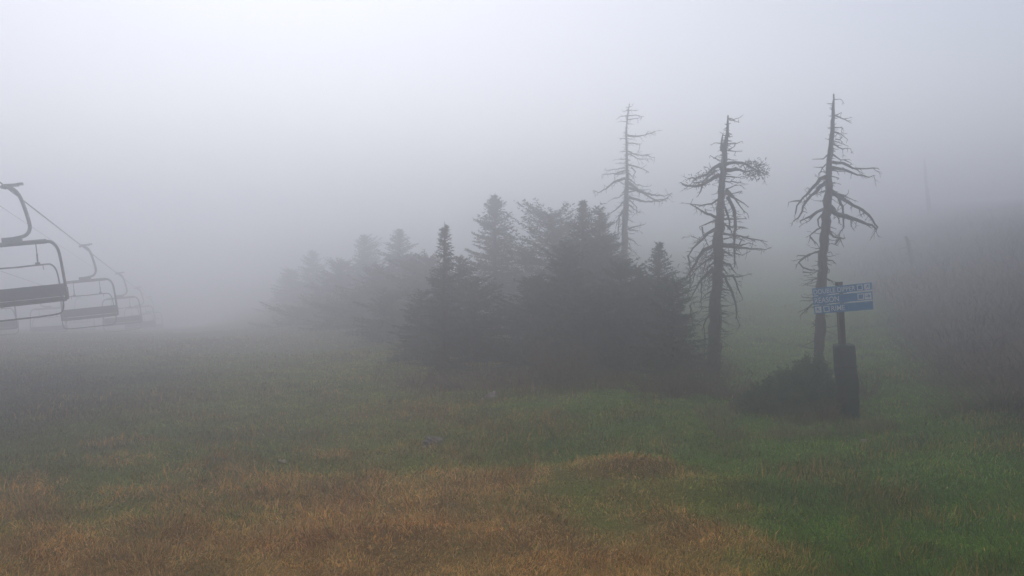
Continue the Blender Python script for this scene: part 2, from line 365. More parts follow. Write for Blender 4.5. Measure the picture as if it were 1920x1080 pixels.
# tree 3 (right)
def c8(l): return [((a/3.177 + 1380 - 1440)*3.375, (b/3.177 + 480 - 160)*3.375) for a, b in l]
T3t = [(416,55,9),(412,200,22),(400,350,30),(388,500,34),(382,640,44),(372,800,54),(360,950,60)] + [(*c8([(a,b)])[0], w_*3.375/3.177) for a,b,w_ in ((520,20,56),(512,180,58),(503,400,60),(495,620,60),(490,700,64))]
T3b = [[(418,90),(458,90)],[(408,118),(380,120)],[(418,190),(440,185),(465,175)],[1.2,(418,188),(480,212),(520,208)],[(480,212),(515,229)],[1.2,(415,268),(445,268),(470,272),(468,300)],[1.3,(415,295),(460,310),(500,338)],[(425,340),(455,345),(468,325),(440,305)],
 [1.2,(410,350),(475,372)],[1.4,(408,372),(470,400),(525,398)],[1.4,(388,430),(350,465),(295,468)],[1.4,(410,438),(460,470),(510,465)],[(480,470),(525,495)],[1.6,(405,485),(470,495),(540,522),(620,525),(700,522)],[1.6,(405,520),(480,530),(560,565),(640,580),(672,572)],
 [1.2,(405,535),(490,546)],[1.3,(378,490),(345,520),(335,542)],[(348,518),(310,523)],[2.0,(372,575),(330,595),(280,650),(220,710),(180,760),(175,812)],[1.4,(215,730),(165,735),(125,743)],[2.0,(365,610),(310,660),(260,720),(220,770),(215,800),(195,840),(157,862)],[(215,800),(235,802)],
 [1.2,(400,575),(455,592)],[(400,615),(445,618)],[1.2,(368,670),(310,676)],[1.3,(405,665),(455,690),(492,690)],[1.3,(450,688),(490,705),(530,722)],[2.0,(400,670),(470,715),(540,760),(600,790),(640,825),(695,900),(682,912)],[2.8,(390,770),(430,810),(520,835),(600,862),(655,885),(690,908)],
 [1.1,(525,848),(522,880),(532,905)],[(578,785),(588,812)],[1.5,(440,692),(470,770),(480,830),(475,900),(450,960)],[1.3,(395,770),(435,800),(455,880)],[2.2,(360,780),(310,805),(270,830),(210,860)],[1.4,(310,805),(265,855),(220,880)],[1.5,(340,820),(316,850),(320,885),(335,905)],
 [1.5,(345,895),(310,915),(270,945),(262,985)],[1.2,(268,960),(310,1000),(335,1040)],[2.0,(375,905),(420,960),(450,970),(490,970)],[1.6,(450,970),(430,1010),(390,998)],[(380,890),(430,910)],[1.8,(345,1040),(290,1062),(245,1076),(190,1078)],[(450,960),(472,1010)],
 [1.2,(488,700),(500,686)],[(380,1060),(398,1050)],[1.2,(340,540),(322,560)],[(290,650),(270,655),(250,645)],[(200,860),(222,850),(245,858)],
 [1.6]+c8([(440,-8),(375,35),(400,65),(440,85),(495,88)]),[1.1]+c8([(397,95),(440,96),(490,92)]),[1.4]+c8([(540,25),(575,28),(592,42)]),[1.1]+c8([(540,45),(575,58)]),[1.1]+c8([(490,130),(462,140),(443,162)]),[1.3]+c8([(540,135),(568,148),(587,168)]),
 [1.3]+c8([(495,258),(440,268),(393,268)]),[1.4]+c8([(495,262),(450,292),(410,325),(383,356)]),[1.1]+c8([(450,290),(405,318),(368,336)]),[1.1]+c8([(495,245),(440,250),(400,248)]),[1.5]+c8([(480,420),(465,405),(455,392)]),c8([(480,470),(455,462)]),c8([(540,70),(560,85),(552,100)])]
r3 = dead_tree('dead_tree', 'tall bare dead conifer directly behind the blue trail sign', (1440,160), 3.375, 22.6, T3t, T3b, 13, 700, 130)
# finish the twig parts
for (root, foot, tw, rng, twig), blobs in ((r1, []), (r2, [((1370+0,0),0)]), (r3, [])):
    if root is r2[0]:
        for px_, py_, rx, rz, n in ((1400,311,.16,.06,110),(1412,314,.14,.10,150),(1424,318,.12,.12,150),(1416,330,.10,.10,90),(1430,326,.08,.08,70),(1405,326,.10,.06,70),(1410,307,.10,.05,60)):
            c = P(px_, py_, 23.2) - foot; needles_blob(tw, [(c, (rx*1.7, rx*1.5, rz*1.6))], n//2, rng, .085)
        for px_, py_ in ((1322,331),(1310,342),(1336,322)):
            c = P(px_, py_, 23.4) - foot; needles_blob(tw, [(c, (.34,.25,.12))], 50, rng, .10)
        for px_, py_ in ((1330,490),(1322,470),(1316,505),(1336,515),(1305,500)):
            c = P(px_, py_, 23.4) - foot
            for _ in range(26):
                p = c + Vector((rng.gauss(0,.18), rng.gauss(0,.2), rng.gauss(0,.2)))
                twig(p, Vector((rng.uniform(-1,.6), rng.uniform(-1,1), rng.uniform(-1,.4))), rng.uniform(.12,.35), .008)
    o = tw.build('twigs', M_twig, root); o['kind'] = 'stuff'

# ------------------------------------------------------------ live conifers
def crown_mesh(H, RAD, seed, droop=-.25, dens=1.0, z0=.04, power=.85, whorl=.16, fine=.045, asym=0, flat=0, top=.0):
    rs = np.random.RandomState(seed)
    A, B, W, = [], [], []      # needle spines from A to B, width W
    z = z0*H; boughs = []
    ragged = rs.uniform(.6, 1.15, 40)
    while z < H*.985:
        t_ = z/H; n = rs.randint(6, 9)
        for k in range(n):
            az = rs.uniform(0, 2*np.pi)
            env = (1-t_)**power if not flat else max(0, 1 - ((t_-.62)/.40)**2)**.6 if t_ > .3 else .75
            L = RAD*env*ragged[int(t_*39)]*rs.uniform(.62, 1.12)*(1 + asym*np.cos(az)) + .10*(1-t_) + .015
            boughs.append((z + rs.uniform(-.06,.06), az, L, t_))
        z += whorl*rs.uniform(.7, 1.3)*(1 if t_ < .8 else .7)
    for z, az, L, t_ in boughs:
        a = droop*(1-t_)*rs.uniform(.6,1.5) + .45*t_**2 + rs.uniform(-.1,.1); b = rs.uniform(.05,.25)
        ns = max(3, int(L/.07*dens)); s_ = np.linspace(.08, 1, ns)
        ca, sa = np.cos(az), np.sin(az)
        wob = np.cumsum(rs.normal(0, .012, ns))
        def pt(s): return np.stack([ca*L*s, sa*L*s, z + L*(a*s + b*s*s)], -1)
        c = pt(s_); c[:,0] += -sa*wob; c[:,1] += ca*wob
        tan = np.array([ca, sa, a + b]); tan /= np.linalg.norm(tan); side = np.array([-sa, ca, 0.])
        # spine itself needled
        for sgn in (-1, 1):
            tl = (.34*L*(1.05-s_)**.8*np.clip(s_*4, .3, 1) + .05)*rs.uniform(.6, 1.25, ns)
            d = tan*rs.uniform(.45,.9,(ns,1)) + side*sgn*rs.uniform(.55,1,(ns,1)) + np.array([0,0,1.])*rs.uniform(-.45,.12,(ns,1))
            d /= np.linalg.norm(d, axis=1)[:,None]
            for j in range(ns):
                m_ = max(2, int(tl[j]/fine)); u = (np.arange(m_)+rs.uniform(0,1,m_))/m_
                q = c[j] + d[j]*tl[j]*u[:,None]
                dd = d[j] + rs.normal(0,.55,(m_,3)); dd /= np.linalg.norm(dd,axis=1)[:,None]
                A.append(q); B.append(q + dd*rs.uniform(.045,.085,(m_,1))); W.append(rs.uniform(.008,.016,m_)*(1 if t_ < .8 else .7))
        m_ = max(3, int(L/fine)); q = pt(rs.uniform(.1,1,m_)); dd = tan + rs.normal(0,.6,(m_,3)); dd /= np.linalg.norm(dd,axis=1)[:,None]
        A.append(q); B.append(q+dd*.06); W.append(np.full(m_,.012))
    # leader
    m_ = 26; q = np.stack([rs.normal(0,.012,m_), rs.normal(0,.012,m_), rs.uniform(H*.9, H, m_)],1)
    dd = np.stack([rs.normal(0,.6,m_), rs.normal(0,.6,m_), np.ones(m_)],1); dd /= np.linalg.norm(dd,axis=1)[:,None]
    A.append(q); B.append(q+dd*.055); W.append(np.full(m_,.006))
    A = np.concatenate(A); B = np.concatenate(B); W = np.concatenate(W)
    d = B-A; r_ = rs.normal(0,1,A.shape); sd_ = np.cross(d, r_); sd_ /= np.linalg.norm(sd_,axis=1)[:,None]+1e-9
    V = np.stack([A - sd_*W[:,None], A + sd_*W[:,None], B], 1).reshape(-1,3)
    Fc = np.arange(len(V)).reshape(-1,3)
    return V, Fc, boughs
def conifer(name, label, x, y, H, RAD, seed, mt=None, group=None, lean=0, wmul=1.5, **kw):
    kw.setdefault('whorl', .115); RAD *= 1.3
    z = G(x, y); root = empty(name, (x, y, z - .05), label, 'spruce tree', group)
    V, Fc, boughs = crown_mesh(H, RAD, seed, **kw)
    if wmul != 1.0:
        T = V.reshape(-1,3,3); c = T.mean(1, keepdims=True); V = (c + (T-c)*wmul).reshape(-1,3)
    if lean: V[:,0] += lean*(V[:,2]/H)**1.5
    np_mesh('crown', V, Fc, mt or M_needle, 3, root)
    mb = MB(); n = 10
    mb.tube([(lean*(k/n)**1.5 + .01*math.sin(k*2), .01*math.cos(k*3), H*.98*k/n - .1) for k in range(n+1)], [.02 + .018*H*(1-k/n) for k in range(n+1)], 7)
    mb.build('trunk', M_trunk, root, smooth=True)
    lb = MB(); rg = random.Random(seed)
    for z_, az, L, t_ in boughs:
        if L > .25:
            ox = lean*(max(z_,0)/H)**1.5; a = -.25*(1-t_)+.45*t_**2
            lb.tube([(ox,0,z_), (ox+math.cos(az)*L*.45, math.sin(az)*L*.45, z_+a*L*.45), (ox+math.cos(az)*L*.85, math.sin(az)*L*.85, z_+(a+.1)*L*.85)], [.012+.004*L,.009,.004], 3, cap=False)
    o = lb.build('limbs', M_trunk, root); o['kind'] = 'stuff'
    return root
def tree_at(px, py_top, depth, RAD, seed, label, name='spruce_tree', **kw):
    if depth > 35: kw = dict(dict(fine=.10, dens=.55, wmul=2.3), **kw)
    elif depth > 27: kw = dict(dict(fine=.06, dens=.85, wmul=1.7), **kw)
    p = P(px, py_top, depth); H = p.z - G(p.x, p.y)
    return conifer(name, label, p.x, p.y, H, RAD, seed, label=None, **kw) if False else conifer(name, label, p.x, p.y, H, RAD, seed, **kw)
GW = 'spruces of the central clump'
tree_at(831,415,26.5,.80,21,'sharp dark spruce with ragged tip at the left front of the clump', group=GW, lean=.05, power=.95)
tree_at(928,362,39,1.8,22,'tall pointed spruce rising in the middle of the clump', group=GW, power=.8, mt=M_needle2)
tree_at(1038,398,37,2.1,23,'flat topped broad evergreen beside the twin tipped spruce', group=GW, flat=1, whorl=.22, droop=0.0)
tree_at(1093,372,30,1.75,24,'slender tipped spruce standing left of the palest dead tree', group=GW, power=1.0)
tree_at(1124,386,31.5,1.8,25,'broad blunt spruce at the foot of the palest dead tree', group=GW, power=.8, mt=M_needle2)
tree_at(1236,452,26,1.2,26,'dark spruce with broken spiky top at the right end of the clump', group=GW, power=.85)
tree_at(1262,520,22.8,.85,27,'low dense spruce touching the limbs of the thickest dead tree', group=GW, power=.4)
tree_at(1165,490,26,1.5,28,'rounded low spruce in front of the palest dead tree', group=GW, power=.5)
tree_at(1000,520,28,1.7,29,'low dark spruce in the front middle of the clump', group=GW, power=.5, mt=M_needle2)
tree_at(890,520,28,1.5,30,'low spruce right of the sharp dark spruce', group=GW, power=.55)
tree_at(860,480,30,1.5,31,'spruce half hidden behind the sharp dark spruce', group=GW, power=.6, mt=M_needle2)
tree_at(985,470,46,1.5,32,'hazy spruce between the tall pointed one and the flat topped evergreen', group=GW, power=.6)
tree_at(748,428,56,2.0,33,'hazy spruce left of the sharp dark spruce', group=GW, power=.7)
tree_at(683,440,64,2.3,34,'pale spruce, third from the left end of the tree line', group=GW, power=.7, asym=.3)
tree_at(586,468,76,2.6,35,'faint pointed spruce near the left end of the tree line', group=GW, power=.85)
tree_at(545,505,80,2.8,36,'faintest spruce, last at the left end of the tree line', group=GW, power=.6)
tree_at(640,490,62,2.7,37,'pale rounded spruce between two taller hazy ones', group=GW, power=.5)
tree_at(800,480,42,2.4,38,'low hazy spruce behind the left front of the clump', group=GW, power=.5)
tree_at(715,500,48,2.3,39,'low pale spruce below the hazy tall one', group=GW, power=.5, mt=M_needle2)
tree_at(1095,540,25.5,1.5,40,'low spruce in the front row above the grey grass patch', group=GW, power=.5)
tree_at(790,545,29,1.2,41,'small spruce just left of the sharp dark spruce', group=GW, power=.6)
tree_at(735,550,38,2.0,42,'small hazy spruce below the pale third spruce', group=GW, power=.55)
tree_at(662,555,48,2.6,43,'small pale spruce filling the gap in the hazy left row', group=GW, power=.55)
tree_at(598,560,56,3.0,44,'low pale spruce near the left end, under the faint pointed one', group=GW, power=.55)
tree_at(560,590,58,2.8,48,'lowest faint spruce at the left foot of the tree line', group=GW, power=.5)
tree_at(770,478,48,2.2,49,'hazy spruce filling the gap left of the sharp dark spruce', group=GW, power=.6)
tree_at(1140,440,31,1.7,45,'spruce showing between the broad blunt one and the palest dead tree', group=GW, power=.7)
tree_at(1060,450,26.5,1.5,46,'middle height spruce under the flat topped evergreen', group=GW, power=.65)
tree_at(1200,500,26,1.1,47,'small spruce tucked behind the spiky topped spruce', group=GW, power=.65)
# low spreading juniper-like spruce beside the sign pad
def low_bush(name, label, x, y, parts, seed, mt):
    root = empty(name, (x, y, G(x, y)-.03), label, 'bush')
    rs = np.random.RandomState(seed); Vs = []
    for (dx, dy, H, RD, n) in parts:
        A, B, W = [], [], []
        for k in range(n):
            az = rs.uniform(0, 2*np.pi); el = rs.uniform(.05, 1.35); L = 1.0
            d = np.array([np.cos(az)*np.cos(el)*RD, np.sin(az)*np.cos(el)*RD, np.sin(el)*H])*rs.uniform(.75,1.1)
            ns = int(max(6, np.linalg.norm(d)/.035)); s_ = np.linspace(.25,1,ns)
            base = np.array([dx,dy,0]) + d*s_[:,None]; base[:,2] -= .12*s_*s_*np.cos(el)*RD
            base += rs.normal(0,.02,base.shape)
            dn = d/np.linalg.norm(d); side = np.cross(dn,[0,0,1.]); side /= np.linalg.norm(side)+1e-6
            for sg in (-1,1):
                for r_ in range(2):
                    tl = rs.uniform(.04,.20,ns)[:,None]*np.clip(1.3-s_,.3,1)[:,None]
                    dd = dn*.8 + side*sg*.8 + rs.normal(0,.35,(ns,3)); dd /= np.linalg.norm(dd,axis=1)[:,None]
                    for u in (.2,.5,.8,1):
                        q = base + dd*tl*u; e = dd + rs.normal(0,.5,(ns,3)); e/=np.linalg.norm(e,axis=1)[:,None]
                        A.append(q); B.append(q+e*rs.uniform(.03,.06,(ns,1))); W.append(rs.uniform(.006,.012,ns))
        A=np.concatenate(A);B=np.concatenate(B);W=np.concatenate(W); d=B-A; sd_=np.cross(d,rs.normal(0,1,A.shape)); sd_/=np.linalg.norm(sd_,axis=1)[:,None]+1e-9
        Vs.append(np.stack([A-sd_*W[:,None],A+sd_*W[:,None],B],1).reshape(-1,3))
    V=np.concatenate(Vs); V[:,2]=np.maximum(V[:,2], .0)
    np_mesh('foliage', V, np.arange(len(V)).reshape(-1,3), mt, 3, root)
    mb=MB(); rg=random.Random(seed)
    for (dx,dy,H,RD,n) in parts:
        for _ in range(14):
            az=rg.uniform(0,6.28); e=Vector((dx+math.cos(az)*RD*.8,dy+math.sin(az)*RD*.8,H*rg.uniform(.3,.9)))
            mb.tube([(dx,dy,0),Vector((dx,dy,0)).lerp(e,.5)+Vector((0,0,.08)),e],[.02,.012,.005],4,cap=False)
    mb.build('stems', M_trunk, root)
    return root
pb = on_ground(1500, 782)
SIGN = P(1590, 795, 18.6); 
low_bush('spruce_bush', 'low dark spreading spruce bush left of the padded sign post', pb.x, pb.y+.4, [(.05,0,1.15,.72,170),(.42,.1,1.25,.5,130),(-.45,.05,.82,.62,110),(-.9,.0,.5,.45,70),(.72,.15,.9,.35,60)], 71, M_bush)

# bare brown shrubs
def stem_shrub(name, label, x, y, n, H, RD, seed, m1=M_shrub, leaf=0, group=None):
    root = empty(name, (x, y, G(x, y)-.02), label, 'shrub', group); rg = random.Random(seed); mb = MB(); lf = MB()
    for _ in range(n):
        az = rg.uniform(0,6.28); r0 = rg.uniform(0,.5)*RD; p = Vector((math.cos(az)*r0*1.4, math.sin(az)*r0, 0)); p.z = G(x+p.x,y+p.y)-G(x,y)
        d = Vector((math.cos(az)*.5*RD, math.sin(az)*.5*RD, H*rg.uniform(.4,1))); h = [p]
        for k in range(1,4): h.append(p + d*(k/3) + Vector((rg.uniform(-1,1),rg.uniform(-1,1),rg.uniform(-1,.5)))*.05*H)
        mb.tube(h,[.008,.0065,.005,.003],3,cap=False)
        for _ in range(4):
            k = rg.randint(1,3); s_ = h[k]; e = s_ + Vector((rg.uniform(-1,1),rg.uniform(-1,1),rg.uniform(.1,1)))*.18*H
            mb.tube([s_,e],[.005,.002],3,cap=False)
            if leaf and rg.random()<leaf:
                for _ in range(3):
                    c = s_.lerp(e,rg.random()); a = Vector((rg.uniform(-1,1),rg.uniform(-1,1),rg.uniform(-1,1)))*.035; b = Vector((rg.uniform(-1,1),rg.uniform(-1,1),rg.uniform(-1,1)))*.03
                    i0=len(lf.v); lf.v += [tuple(c-a),tuple(c+b),tuple(c+a),tuple(c-b)]; lf.f.append((i0,i0+1,i0+2,i0+3))
    mb.build('stems', m1, root)
    if lf.v: lf.build('leaves', M_rust, root)
    return root
GS = 'brown shrubs along the foot of the trees'
shr = [(1320,738,130,.9,.7,0,'bare brown brush around the foot of the thickest dead tree'),(1375,748,90,.6,.7,0,'low brown brush right of the thickest dead tree'),(1270,745,110,.75,.7,0,'brown brush left of the thickest dead tree'),
 (1052,722,150,1.15,.9,.8,'russet leaved shrub in front of the clump'),(1215,738,90,.55,.7,0,'thin brown brush below the spiky topped spruce'),(960,728,90,.5,.9,.3,'low brown brush at the middle front of the clump'),
 (870,730,90,.5,.9,.1,'low brush near the pale stones'),(1120,728,90,.5,.8,0,'wispy grey brush in front of the clump'),(780,728,80,.6,1.0,0,'hazy brush at the left front of the clump'),
 (1545,792,60,.5,.35,0,'dry pale twigs between the low spruce bush and the padded post'),(1625,745,40,.6,.35,0,'thin twigs right of the padded post'),(1408,770,70,.35,.5,0,'dry weeds at the left end of the low spruce bush')]
for k,(a,b,n,h,r_,lf,lab) in enumerate(shr):
    p = on_ground(a,b); stem_shrub('bare_shrub', lab, p.x, p.y, n, h, r_, 80+k, leaf=lf, group=GS)
for k,(px_,py_,dep,lab) in enumerate(((1890,720,18,'brown brush low on the bank at the right edge'),(1835,650,21,'brown brush on the bank under the broad spruce'),(1780,640,25,'hazy brush on the bank'),(1915,600,20,'tall brown brush on the bank at the right edge'),(1740,610,30,'pale brush where the bank fades into fog'))):
    p = P(px_,py_,dep); stem_shrub('bare_shrub', lab, p.x, p.y, 150, .8, 1.6, 110+k, group='brown shrubs on the bank')

# faint snags in the fog on the right
def snag(px0,py0,px1,py1,dep,r0,label,seed,nb=8):
    rg=random.Random(seed); a=P(px0,py0,dep); b=P(px1,py1,dep); a.z=G(a.x,a.y); root=empty('dead_snag',a,label,'dead tree')
    mb=MB(); n=6; mb.tube([(b-a)*(k/n)+Vector((rg.uniform(-1,1)*.03,0,0)) for k in range(n+1)],[r0*(1-.6*k/n) for k in range(n+1)],8); mb.build('trunk',M_bark,root,smooth=True)
    for _ in range(nb):
        s_=(b-a)*rg.uniform(.35,.95); e=s_+Vector((rg.choice((-1,1))*rg.uniform(.3,.7),rg.uniform(-.3,.3),rg.uniform(-.2,.2)))
        mb=MB(); mb.tube([s_,s_.lerp(e,.5)+Vector((0,0,.05)),e],[.03,.02,.01],5); mb.build('branch',M_twig,root)
snag(1712,545,1699,443,50,.20,'short leaning broken snag fading into the fog right of the sign',5,4)
snag(1738,560,1733,300,95,.26,'tall faint snag barely visible in the fog on the right',6,10)

# ------------------------------------------------------------ trail sign
gzs = G(SIGN.x, SIGN.y); SIGN.z = gzs
sg = empty('trail_sign', SIGN, 'blue three board trail sign on a wooden post wrapped in a dark pad', 'sign')
S2 = 18.6 / F
def sp(px, py, dy=0.0): return P(px, py, 18.6) + Vector((0, dy, 0)) - SIGN
top = sp(1576, 529, .10); bot = Vector((0, .05, -.3))
mb = MB(); axv = (top-bot); n = 6
Mpost = Matrix.Identity(3)
zc = axv.normalized(); xc = Vector((1,.1,0)); xc = (xc - zc*xc.dot(zc)).normalized(); yc = zc.cross(xc); MR = Matrix((xc,yc,zc)).transposed()
mb.box((top+bot)/2, (.12,.12,axv.length), MR); mb.build('post', M_post, sg, bevel=.008)
# pad: soft rounded wrap, slightly crooked
mb = MB(); N = 20; pts=[]; a0 = sp(1590,797,.0); a1 = sp(1584.5,646,.02); a0.z = -.05
ring0=len(mb.v); lv = 22
for j in range(lv+1):
    t_=j/lv; c=a0.lerp(a1,t_)+Vector((.012*math.sin(t_*5),0,0))
    for k in range(N):
        a=2*math.pi*k/N; ca,sa=math.cos(a),math.sin(a); e=.55
        rr=.205*(1+.03*math.sin(3*a+t_*7)+.025*math.sin(t_*17+a)-.05*(t_>.96)-.03*(abs(t_-.33)<.03)-.03*(abs(t_-.72)<.03))
        x_=math.copysign(abs(ca)**e,ca)*rr; y_=math.copysign(abs(sa)**e,sa)*rr
        mb.v.append((c.x+x_,c.y+y_,c.z+.012*math.sin(2*a)*(t_>.9)))
for j in range(lv):
    for k in range(N):
        p=ring0+j*N+k; q=ring0+j*N+(k+1)%N; mb.f.append((p,q,q+N,p+N))
mb.f.append(tuple(ring0+lv*N+k for k in range(N))); mb.build('pad', M_pad, sg, smooth=True)
for t_ in (.33,.72):
    mb=MB(); c=a0.lerp(a1,t_); rg=[]
    for k in range(N+1):
        a=2*math.pi*k/N; ca,sa=math.cos(a),math.sin(a); rg.append((c.x+math.copysign(abs(ca)**.55,ca)*.205,c.y+math.copysign(abs(sa)**.55,sa)*.205,c.z))
    mb.tube(rg,.014,5); mb.build('strap',M_strap,sg,smooth=True)
def text_mesh(s):
    cu=bpy.data.curves.new('t','FONT'); cu.body=s; cu.size=1; cu.extrude=0.0; cu.offset=.008
    o=bpy.data.objects.new('t',cu); COL.objects.link(o); bpy.context.view_layer.update()
    dg=bpy.context.evaluated_depsgraph_get(); me=bpy.data.meshes.new_from_object(o.evaluated_get(dg)); COL.objects.unlink(o); bpy.data.objects.remove(o)
    v=np.array([tuple(q.co) for q in me.vertices]); f=[tuple(p.vertices) for p in me.polygons]
    v[:,:2]-=v[:,:2].min(0); return v[:,:2], v[:,0].max(), v[:,1].max(), f
def board(c00,c10,c01,c11,items,label):
    """corners in picture order: left-top, right-top, left-bottom, right-bottom"""
    yo = -.065
    TL,TR,BL,BR=[sp(*c,yo) for c in (c00,c10,c01,c11)]
    # right end turned a little towards the camera
    for v in (TR,BR): v.y-=.05
    for v in (TL,BL): v.y+=.05
    ctr=(TL+TR+BL+BR)/4; X_=(TR+BR-TL-BL); Wd=X_.length/2; X_.normalize(); Yv=(TL+TR-BL-BR); Ht=Yv.length/2; Yv.normalize(); Nn=X_.cross(Yv).normalized(); Yv=Nn.cross(X_)
    MRb=Matrix((X_,Yv,Nn)).transposed()
    mb=MB(); mb.box((0,0,0),(Wd,Ht,.03)); bo=mb.build('board',M_blue,sg,bevel=.003)
    bo.matrix_local=Matrix.Translation(ctr)@MRb.to_4x4(); bo['label']=label
    def flat(name,polys,m=M_white,z=.0175):
        q=MB()
        for poly in polys:
            b=len(q.v); n=len(poly); q.v+=[(x,y,z) for x,y in poly]; q.v+=[(x,y,z-.002) for x,y in poly]; q.f.append(tuple(range(b,b+n)))
            for k in range(n): q.f.append((b+k,b+n+k,b+n+(k+1)%n,b+(k+1)%n))
        return q.build(name,m,bo)
    def rect(x0,y0,x1,y1): return [(x0,y0),(x1,y0),(x1,y1),(x0,y1)]
    for it in items:
        k=it[0]; x=-Wd/2+it[1]*Wd; 
        if k=='t':
            v,w_,h_,f=text_mesh(it[2]); sy=Ht*.62/h_; sx=it[3]*Wd/w_
            q=MB(); q.v=[(x+a*sx,-Ht*.30+b*sy,.0175) for a,b in v]; q.f=f; q.build('lettering',M_white,bo)
        elif k=='sq':
            s=Ht*.72; t_=s*.15; y0=-s/2
            flat('symbol',[rect(x,y0,x+s,y0+t_),rect(x,y0+s-t_,x+s,y0+s),rect(x,y0+t_,x+t_,y0+s-t_),rect(x+s-t_,y0+t_,x+s,y0+s-t_)])
        elif k=='ar':
            s=Ht*.74; flat('arrow_panel',[rect(x,-s/2,x+s,s/2)]); a=R(it[2]); cx=x+s/2
            def rt(u,v): return (cx+u*math.cos(a)-v*math.sin(a), u*math.sin(a)+v*math.cos(a))
            flat('arrow',[[rt(u*s,v*s) for u,v in p] for p in ([(-.36,-.055),(.2,-.055),(.2,.055),(-.36,.055)],[(.05,-.28),(.36,0),(.05,.28),(.0,.21),(.2,0.0),(.0,-.21)])],M_blue,.0205)
        elif k=='ln':
            y=-Ht/2-.006; flat('white_edge',[rect(x,y-.0,x+it[2]*Wd,y+.016)],z=.0178)
board((1522.3,541.5),(1630.5,528.2),(1523.5,554.8),(1631,543.5),[('t',.015,'DOUBLE DIPPER',.70),('sq',.745),('ar',.865,42),('ln',.02,.07),('ln',.26,.18),('ln',.57,.42)],'top board of the sign')
board((1523.8,556.3),(1631.2,545.0),(1525,572.2),(1632,562.0),[('t',.02,'REASON',.41),('sq',.745),('ar',.865,0),('ln',.02,.07),('ln',.26,.18),('ln',.57,.42)],'middle board of the sign')
board((1525.2,573.6),(1632.2,563.4),(1527,588.5),(1633,579.3),[('ar',.015,135),('sq',.155),('t',.29,'RIME',.23)],'bottom board of the sign')

# ------------------------------------------------------------ chairlift
VPX, VPY = 378, 636
rdir = (P(VPX, VPY, 1) - CAM).normalized()
def rope_pt(kx, ky, d): return P(VPX - kx/d, VPY - ky/d, d)
CS = 1.28          # a long six-seat chair
ROPES = {'near': (7624*CS, 5930*CS), 'far': (15500*CS, 5252*CS), 'comm': (11500*CS, 7600*CS)}
for nm, lab, cat_, k, r_ in (('haul_rope','nearer steel haul rope carrying the large chairs, running down into the fog','cable','near',.022),
                      ('haul_rope','lower farther haul rope carrying the faint row of chairs','cable','far',.022),
                      ('communication_cable','thin cable running between the two haul ropes','cable','comm',.013)):
    mb=MB(); mb.tube([rope_pt(*ROPES[k], d) for d in (11,15,21.3,30,45,70,100,140)], r_, 6); tag(mb.build(nm,M_rope), lab, cat_)
rh = Vector((rdir.x, rdir.y, 0)).normalized(); sideV = Vector((rh.y, -rh.x, 0))   # to the right of travel
ROLL = R(5.2)
def make_chair(label, group):
    root = empty('ski_lift_chair', (0,0,0), label, 'lift chair', group)
    # local axes: x = right, y = away (down the line), z = up. The rope passes through the origin
    g=MB(); g.tube([(-.05,-.20,.0),(-.05,.20,.0)],.045,8); g.box((.10,0,.035),(.34,.10,.07)); g.box((.30,0,.05),(.12,.14,.06)); g.build('grip',M_steel,root)
    st=smooth_path([(.02,0,.0),(.14,0,-.06),(.24,0,-.20),(.31,0,-.45),(.37,0,-.80),(.375,0,-1.0),(.30,0,-1.13),(.16,0,-1.19),(-.10,0,-1.22)],5)
    s_=MB(); s_.tube(st,.042,10); s_.build('hanger',M_steel,root,smooth=True)
    CX=.07
    b=MB(); b.box((CX-.10,0,-1.25),(.42,.13,.15)); b.build('bracket',M_steel,root,bevel=.01)
    tb=MB(); tb.tube([(CX-.78,0,-1.335),(CX+.78,0,-1.335)],.055,8); tb.build('top_bar',M_darkst,root,smooth=True)
    for sg_ in (-1,1):
        a=MB(); a.tube(smooth_path([(CX+sg_*.74,0,-1.335),(CX+sg_*.90,0,-1.37),(CX+sg_*1.03,0,-1.54),(CX+sg_*1.07,.0,-1.86),(CX+sg_*1.09,.03,-2.36),(CX+sg_*1.10,.05,-2.74)],4),.038,8); a.build('side_arm',M_darkst,root,smooth=True)
    bk=MB(); bk.box((CX,.10,-2.53),(2.14,.06,.30),Matrix.Rotation(R(-12),3,'X')); bk.build('backrest',M_vinyl,root,bevel=.02)
    se=MB(); se.box((CX,-.14,-2.735),(2.16,.46,.09),Matrix.Rotation(R(-8),3,'X')); se.build('seat',M_vinyl,root,bevel=.02)
    for sg_ in (-1,1):
        a=MB(); a.box((CX+sg_*1.11,-.05,-2.62),(.06,.34,.30)); a.build('armrest',M_darkst,root,bevel=.02)
        h=MB(); h.tube([(CX+sg_*.52,-.02,-1.36),(CX+sg_*.52,-.04,-1.62)],.014,6); h.tube([(CX+sg_*.52,-.04,-1.62),(CX+sg_*.52,-.10,-1.82)],.022,6); h.box((CX+sg_*.52,-.12,-1.855),(.11,.08,.07)); h.tube([(CX+sg_*.64,-.13,-1.88),(CX+sg_*.64,-.13,-2.0)],.010,5); h.build('bar_link',M_darkst,root)
    lp=[(CX,-.12,-1.89),(CX+.68,-.13,-1.88),(CX+.86,-.14,-1.91),(CX+.96,-.18,-2.06),(CX+1.01,-.30,-2.35),(CX+1.06,-.42,-2.78),(CX+1.03,-.46,-2.98),(CX+.90,-.48,-3.06),(CX+.4,-.48,-3.08),(CX,-.48,-3.08)]
    lp=smooth_path(lp,3); full=lp+[Vector((2*CX-p.x,p.y,p.z)) for p in lp[::-1][1:]]
    rb=MB(); rb.tube(full,.019,7); rb.build('restraint_bar',M_darkst,root,smooth=True)
    for ch in root.children:
        if ch.name.split('.')[0] in ('grip','hanger','bracket'): continue
        for v in ch.data.vertices: v.co.x = (v.co.x-CX)*.88
    return root
def copy_tree(o,parent=None):
    c=o.copy(); COL.objects.link(c)
    if parent: c.parent=parent
    for ch in list(o.children): copy_tree(ch,c)
    return c
sp_=14.5
